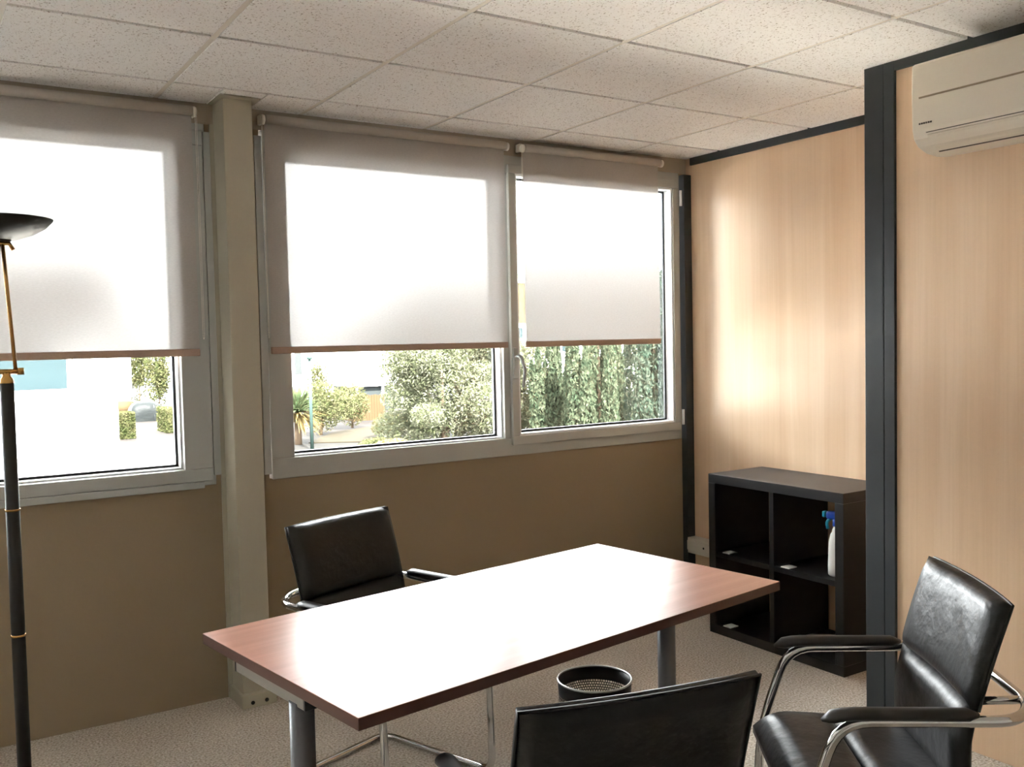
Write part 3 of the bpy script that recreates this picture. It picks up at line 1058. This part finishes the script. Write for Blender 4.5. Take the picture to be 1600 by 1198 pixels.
def shrub(name, label, cat, loc, w, hgt, mat, n=3500, size=.16, group=None, nb=9, trunk=True, aspect=.4):
    root = tag(empty(name, loc), label, cat, group)
    bl = []
    for k in range(nb):
        a = rng.uniform(0, 2 * math.pi)
        rr = rng.uniform(0, .30) * w
        hz = rng.uniform(.32, .78) * hgt
        s_ = rng.uniform(.18, .30)
        bl.append((rr * math.cos(a), rr * math.sin(a), hz, s_ * w, s_ * w, min(s_ * hgt * 1.1, hz * .95)))
    bl.append((0, 0, hgt * .5, w * .36, w * .36, hgt * .48))
    leaves('foliage', mat, root, blob_points(n, bl), size, aspect)
    if trunk:
        MB().tube([(0, 0, -.05), (.05, 0, hgt * .25), (-.03, .03, hgt * .55)], [w * .03, w * .022, w * .012], 8).build('trunk', 'bark', root)
    return root

# olive tree
ot = tag(empty('olive_tree', (18.55, 34.2, GZ)), 'broad silvery olive tree outside the wide window', 'tree')
bl = []
for k in range(40):
    a = rng.uniform(0, 2 * math.pi)
    rr = 2.2 * rng.uniform(.02, 1) ** .6
    bl.append((rr * math.cos(a), rr * math.sin(a), rng.uniform(.55, 4.9), rng.uniform(.6, 1.0), rng.uniform(.6, 1.0), rng.uniform(.5, .85)))
bl += [(0, 0, 2.2, 1.9, 1.9, 1.9), (.2, .2, 3.7, 1.6, 1.6, 1.5)]
leaves('foliage', 'olive', ot, blob_points(70000, bl, .30), .16, .34)
for k in range(3):
    a = k * 2.1
    MB().tube([(0, 0, -.05), (.15 * math.cos(a), .15 * math.sin(a), .8), (.7 * math.cos(a), .7 * math.sin(a), 2.2), (1.1 * math.cos(a), 1.1 * math.sin(a), 3.4)], [.16, .12, .07, .03], 8).build('trunk', 'bark', ot)
ot2 = tag(empty('olive_tree', (23.6, 36.0, GZ)), 'pale loose olive tree seen through the gap beside the narrow blind', 'tree')
bl = [(rng.uniform(-1.1, 1.1), rng.uniform(-1, 1), rng.uniform(.7, 4.0), .7, .7, .6) for k in range(22)]
leaves('foliage', 'olive', ot2, blob_points(26000, bl, .3), .16, .34)
MB().tube([(0, 0, -.05), (.1, 0, 1.5), (0, .1, 3.2)], [.14, .09, .03], 8).build('trunk', 'bark', ot2)

# cypresses: upright plumes
def cypress(loc, hgt, rad, label, mat, n):
    root = tag(empty('cypress', loc), label, 'tree', 'cypresses outside the casement')
    pts = []
    plumes = []
    for k in range(11):
        a = rng.uniform(0, 2 * math.pi)
        rr = rng.uniform(.15, .80) * rad
        hh = hgt * rng.uniform(.55, .95)
        plumes.append((rr * math.cos(a), rr * math.sin(a), hh, rad * rng.uniform(.28, .42)))
    plumes.append((0, 0, hgt, rad * .6))
    for (px, py, hh, pr_) in plumes:
        m_ = n // len(plumes)
        t = rng.random(m_) ** .9
        r_ = pr_ * (np.clip(t / .12, .5, 1)) * (1 - t) ** .55 * (.75 + .35 * rng.random(m_))
        a = rng.uniform(0, 2 * math.pi, m_)
        lean = 1 + .35 * t
        pts.append(np.stack([px * lean + r_ * np.cos(a), py * lean + r_ * np.sin(a), .1 + t * hh], 1))
    leaves('foliage', mat, root, np.concatenate(pts), .20, .42, up=.55)
    MB().tube([(0, 0, -.05), (0, 0, hgt * .7)], [rad * .12, .03], 8).build('trunk', 'bark', root)
    return root
cypress((23.2, 32.9, GZ), 5.0, 1.0, 'slim bright green cypress next to the pale olive tree', 'cypress', 16000)
cypress((23.6, 30.2, GZ), 6.3, 1.2, 'broad cypress rising behind the narrow blind, densest of the row', 'cypress', 24000)
cypress((27.3, 33.9, GZ), 5.6, 1.15, 'cypress with a pointed plume standing before the white gap', 'cypress', 18000)
cypress((26.25, 29.8, GZ), 7.8, 1.35, 'blue-green cypress in front of the tallest one', 'cypress_dark', 26000)
cypress((30.6, 33.0, GZ), 8.6, 1.45, 'blue-green cypress farthest from the olive trees, tallest of the row', 'cypress_dark', 24000)

# yuccas
def yucca(loc, s, label, n=150):
    root = tag(empty('yucca', loc), label, 'plant', 'yuccas in the planting bed')
    for mat, nm, e0, e1, m_ in (('yucca', 'blades', .15, 1.45, n), ('yucca_dry', 'dry_blades', -.75, .15, n // 2)):
        mb = MB()
        for k in range(m_):
            a = rng.uniform(0, 2 * math.pi)
            e = rng.uniform(e0, e1)
            L_ = s * rng.uniform(.75, 1.1)
            d = Vector((math.cos(a) * math.cos(e), math.sin(a) * math.cos(e), math.sin(e)))
            sd = Vector((-math.sin(a), math.cos(a), 0)) * .034 * s
            o_ = Vector((0, 0, s * .95))
            mid = o_ + d * L_ * .5
            tip = o_ + d * L_ + Vector((0, 0, -.12 * s))
            mb.add([o_ - sd * .6, o_ + sd * .6, mid + sd, mid - sd, tip], [(0, 1, 2, 3), (3, 2, 4)])
        mb.build(nm, mat, root)
    MB().tube([(0, 0, -.05), (0, 0, s * .95)], [.12 * s, .10 * s], 8).build('stem', 'bark', root)
yucca((14.0, 38.9, GZ + .08), 1.45, 'large spiky yucca beside the green lamp post', 260)
yucca((12.0, 36.0, GZ), .9, 'small spiky yucca at the edge of the gravel bed', 90)

# lamp post
ps = tag(empty('lamp_post', (13.68, 36.43, GZ)), 'slim green lamp post beside the yucca outside', 'lamp post')
MB().tube([(0, 0, 0), (0, 0, 3.75)], [.075, .055], 12).build('pole', 'post_green', ps)
MB().lathe([(0, 3.74), (.11, 3.76), (.13, 3.86), (.05, 3.95), (0, 3.97)], 16).build('lantern', 'post_green', ps)
MB().lathe([(0, 0), (.13, 0), (.13, .05), (.08, .12), (0, .12)], 16).build('foot', 'post_green', ps)

# shrubs and hedges
shrub('shrub', 'loose light green shrub behind the lamp post', 'shrub', (16.3, 42.2, GZ + .1), 3.0, 2.5, 'bush', 5000, .15)
shrub('shrub', 'rounded green shrub beside the orange timber enclosure', 'shrub', (19.0, 44.8, GZ + .1), 2.6, 2.2, 'bush', 4500, .15)
shrub('shrub', 'tall narrow green shrub before the white building', 'shrub', (18.2, 46.8, GZ), 1.8, 3.6, 'bush', 3500, .15)
shrub('shrub', 'low straw coloured grass clump under the olive tree', 'shrub', (18.2, 38.6, GZ + .1), 2.4, 1.1, 'dry_grass', 3000, .22, trunk=False, aspect=.15)
shrub('shrub', 'low pale shrub on the gravel in front of the olive tree', 'shrub', (15.2, 31.8, GZ + .08), 1.9, .7, 'dry_grass', 2600, .15, trunk=False)
shrub('shrub', 'low green ground cover beside the lamp post foot', 'shrub', (15.6, 34.6, GZ + .08), 1.6, .5, 'bush', 1500, .12, trunk=False)

def hedge(loc, sx, sy, sz, label):
    root = tag(empty('hedge', loc), label, 'hedge', 'clipped hedges by the road')
    n = 3200
    p_ = rng.uniform(-.5, .5, (n, 3))
    ax = rng.integers(0, 3, n)
    sg = rng.choice([-.5, .5], n)
    p_[np.arange(n), ax] = sg * rng.uniform(.92, 1.0, n)
    p_ = p_ * np.array([sx, sy, sz]) + np.array([0, 0, sz / 2 + .02])
    leaves('foliage', 'hedge', root, p_, .13, .5)
    MB().box(-sx * .45, sx * .45, -sy * .45, sy * .45, 0, sz * .93).build('branch_core', 'hedge', root)
hedge((11.65, 50.6, GZ), 1.5, 2.2, 1.25, 'clipped green hedge block on the far side of the road')
hedge((8.75, 48.6, GZ), .75, 1.4, 1.25, 'clipped green hedge block at the corner of the annex')
tp = tag(empty('covered_load', (11.9, 59.4, GZ)), 'bulky load under a dark tarpaulin outside the left window', 'tarpaulin')
mb = MB()
vs_, fs = [], []
for j in range(9):
    t = j / 8
    for k in range(24):
        a = 2 * math.pi * k / 24
        sq = lambda q: math.copysign(abs(q) ** .55, q)
        rr = (1 - t ** 4) ** .5 * (1 + .05 * math.sin(5 * a + 3 * t))
        vs_.append((.95 * rr * sq(math.cos(a)), .8 * rr * sq(math.sin(a)), 1.25 * t))
for j in range(8):
    for k in range(24):
        k2 = (k + 1) % 24
        fs.append((j * 24 + k, j * 24 + k2, (j + 1) * 24 + k2, (j + 1) * 24 + k))
mb.add(vs_, fs, True).build('tarpaulin', 'tarp', tp)
MB().tube([(.35, -.82, .02), (.35, -.72, .9), (.35, 0, 1.27), (.35, .72, .9), (.35, .82, .02)], .025, 6).build('strap', 'alu_dark', tp)
for x, y, hgt, w, lb in ((13.9, 65, 4.3, 2.0, 'tall dark green tree beyond the tarpaulin load'), (13.9, 71.3, 4.4, 2.7, 'grey-green tree half hidden by the corner of the annex'), (17.6, 66.8, 3.7, 3.0, 'wide green tree beyond the clipped hedge')):
    shrub('garden_tree', lb, 'tree', (x, y, GZ), w, hgt, 'hedge', 4500, .2)
oc = tag(empty('flower_tub', (11.8, 66.0, GZ)), 'small orange tub beyond the tarpaulin load', 'tub')
MB().lathe([(0, 0), (.45, 0), (.6, .85), (.55, .85), (.42, .1), (0, .1)], 20).build('tub', 'orange_wood', oc)

# orange timber enclosure of upright boards
en = tag(empty('timber_enclosure', (21.6, 48.5, GZ)), 'orange timber enclosure of boards behind the shrubs', 'enclosure')
for k in range(12):
    MB().box(-.95 + k * .16, -.95 + k * .16 + .15, -.03, .0, .05, 1.45 + .02 * (k % 3)).build('board', 'orange_wood', en)
for k in range(10):
    MB().box(-.98, -.95, k * .16 - .03, k * .16 + .12, .05, 1.42).build('board', 'orange_wood', en)
for x in (-.9, .9):
    MB().box(x - .05, x + .05, .0, .1, 0, 1.5).build('post', 'orange_wood', en)
for z in (.3, 1.15):
    MB().box(-.95, .97, 0, .05, z, z + .1).build('rail', 'orange_wood', en)
# dark shed wall with white posts
ds = tag(empty('dark_shed', (27.0, 56, GZ)), 'low dark shed with white posts behind the garden', 'shed')
MB().box(-3.2, 2.4, 0, 3, 0, 1.60).build('wall', 'dark_shed', ds)
MB().box(-3.3, 2.5, -.3, 3.1, 1.60, 1.70).build('roof', 'white_render', ds)
for x in (-3.0, -1.2, .2, 1.6):
    MB().box(x, x + .12, -.25, -.13, 0, 1.60).build('post', 'white_render', ds)
# white building far behind
wbq = tag(empty('white_building', (24.5, 70, GZ)), 'long white building far behind the garden', 'building')
MB().box(-9, 16, 0, 10, 0, 6.4).build('wall', 'white_render', wbq)
MB().box(-9.2, 16.2, -.2, 10.2, 6.4, 6.6).build('parapet', 'white_render', wbq)
for k in range(3):
    x = .55 + (k - 1) * 8.4
    f_ = MB().box(x - .05, x + .62, -.06, 0, 2.0, 3.75).build('window', 'white_render', wbq)
    MB().box(x, x + .57, -.08, -.06, 2.05, 3.70).build('window_glass', 'grey_window', f_)
# yellow building
yb = tag(empty('yellow_building', (39.5, 60, GZ)), 'yellow clad building seen through the gap beside the narrow blind', 'building')
MB().box(-2.5, 16, 0, 8, 0, 5.63).build('lower_wall', 'white_render', yb)
MB().box(-2.6, 16.1, -.15, 8.1, 5.63, 8.70).build('cladding', 'yellow_wall', yb)
MB().box(-2.7, 16.2, -.25, 8.2, 8.70, 8.95).build('roof_edge', 'white_render', yb)
for k in range(5):
    MB().box(-1.0 + k * 2.4, .1 + k * 2.4, -.05, 0, 3.4, 5.3).build('window', 'teal', yb)
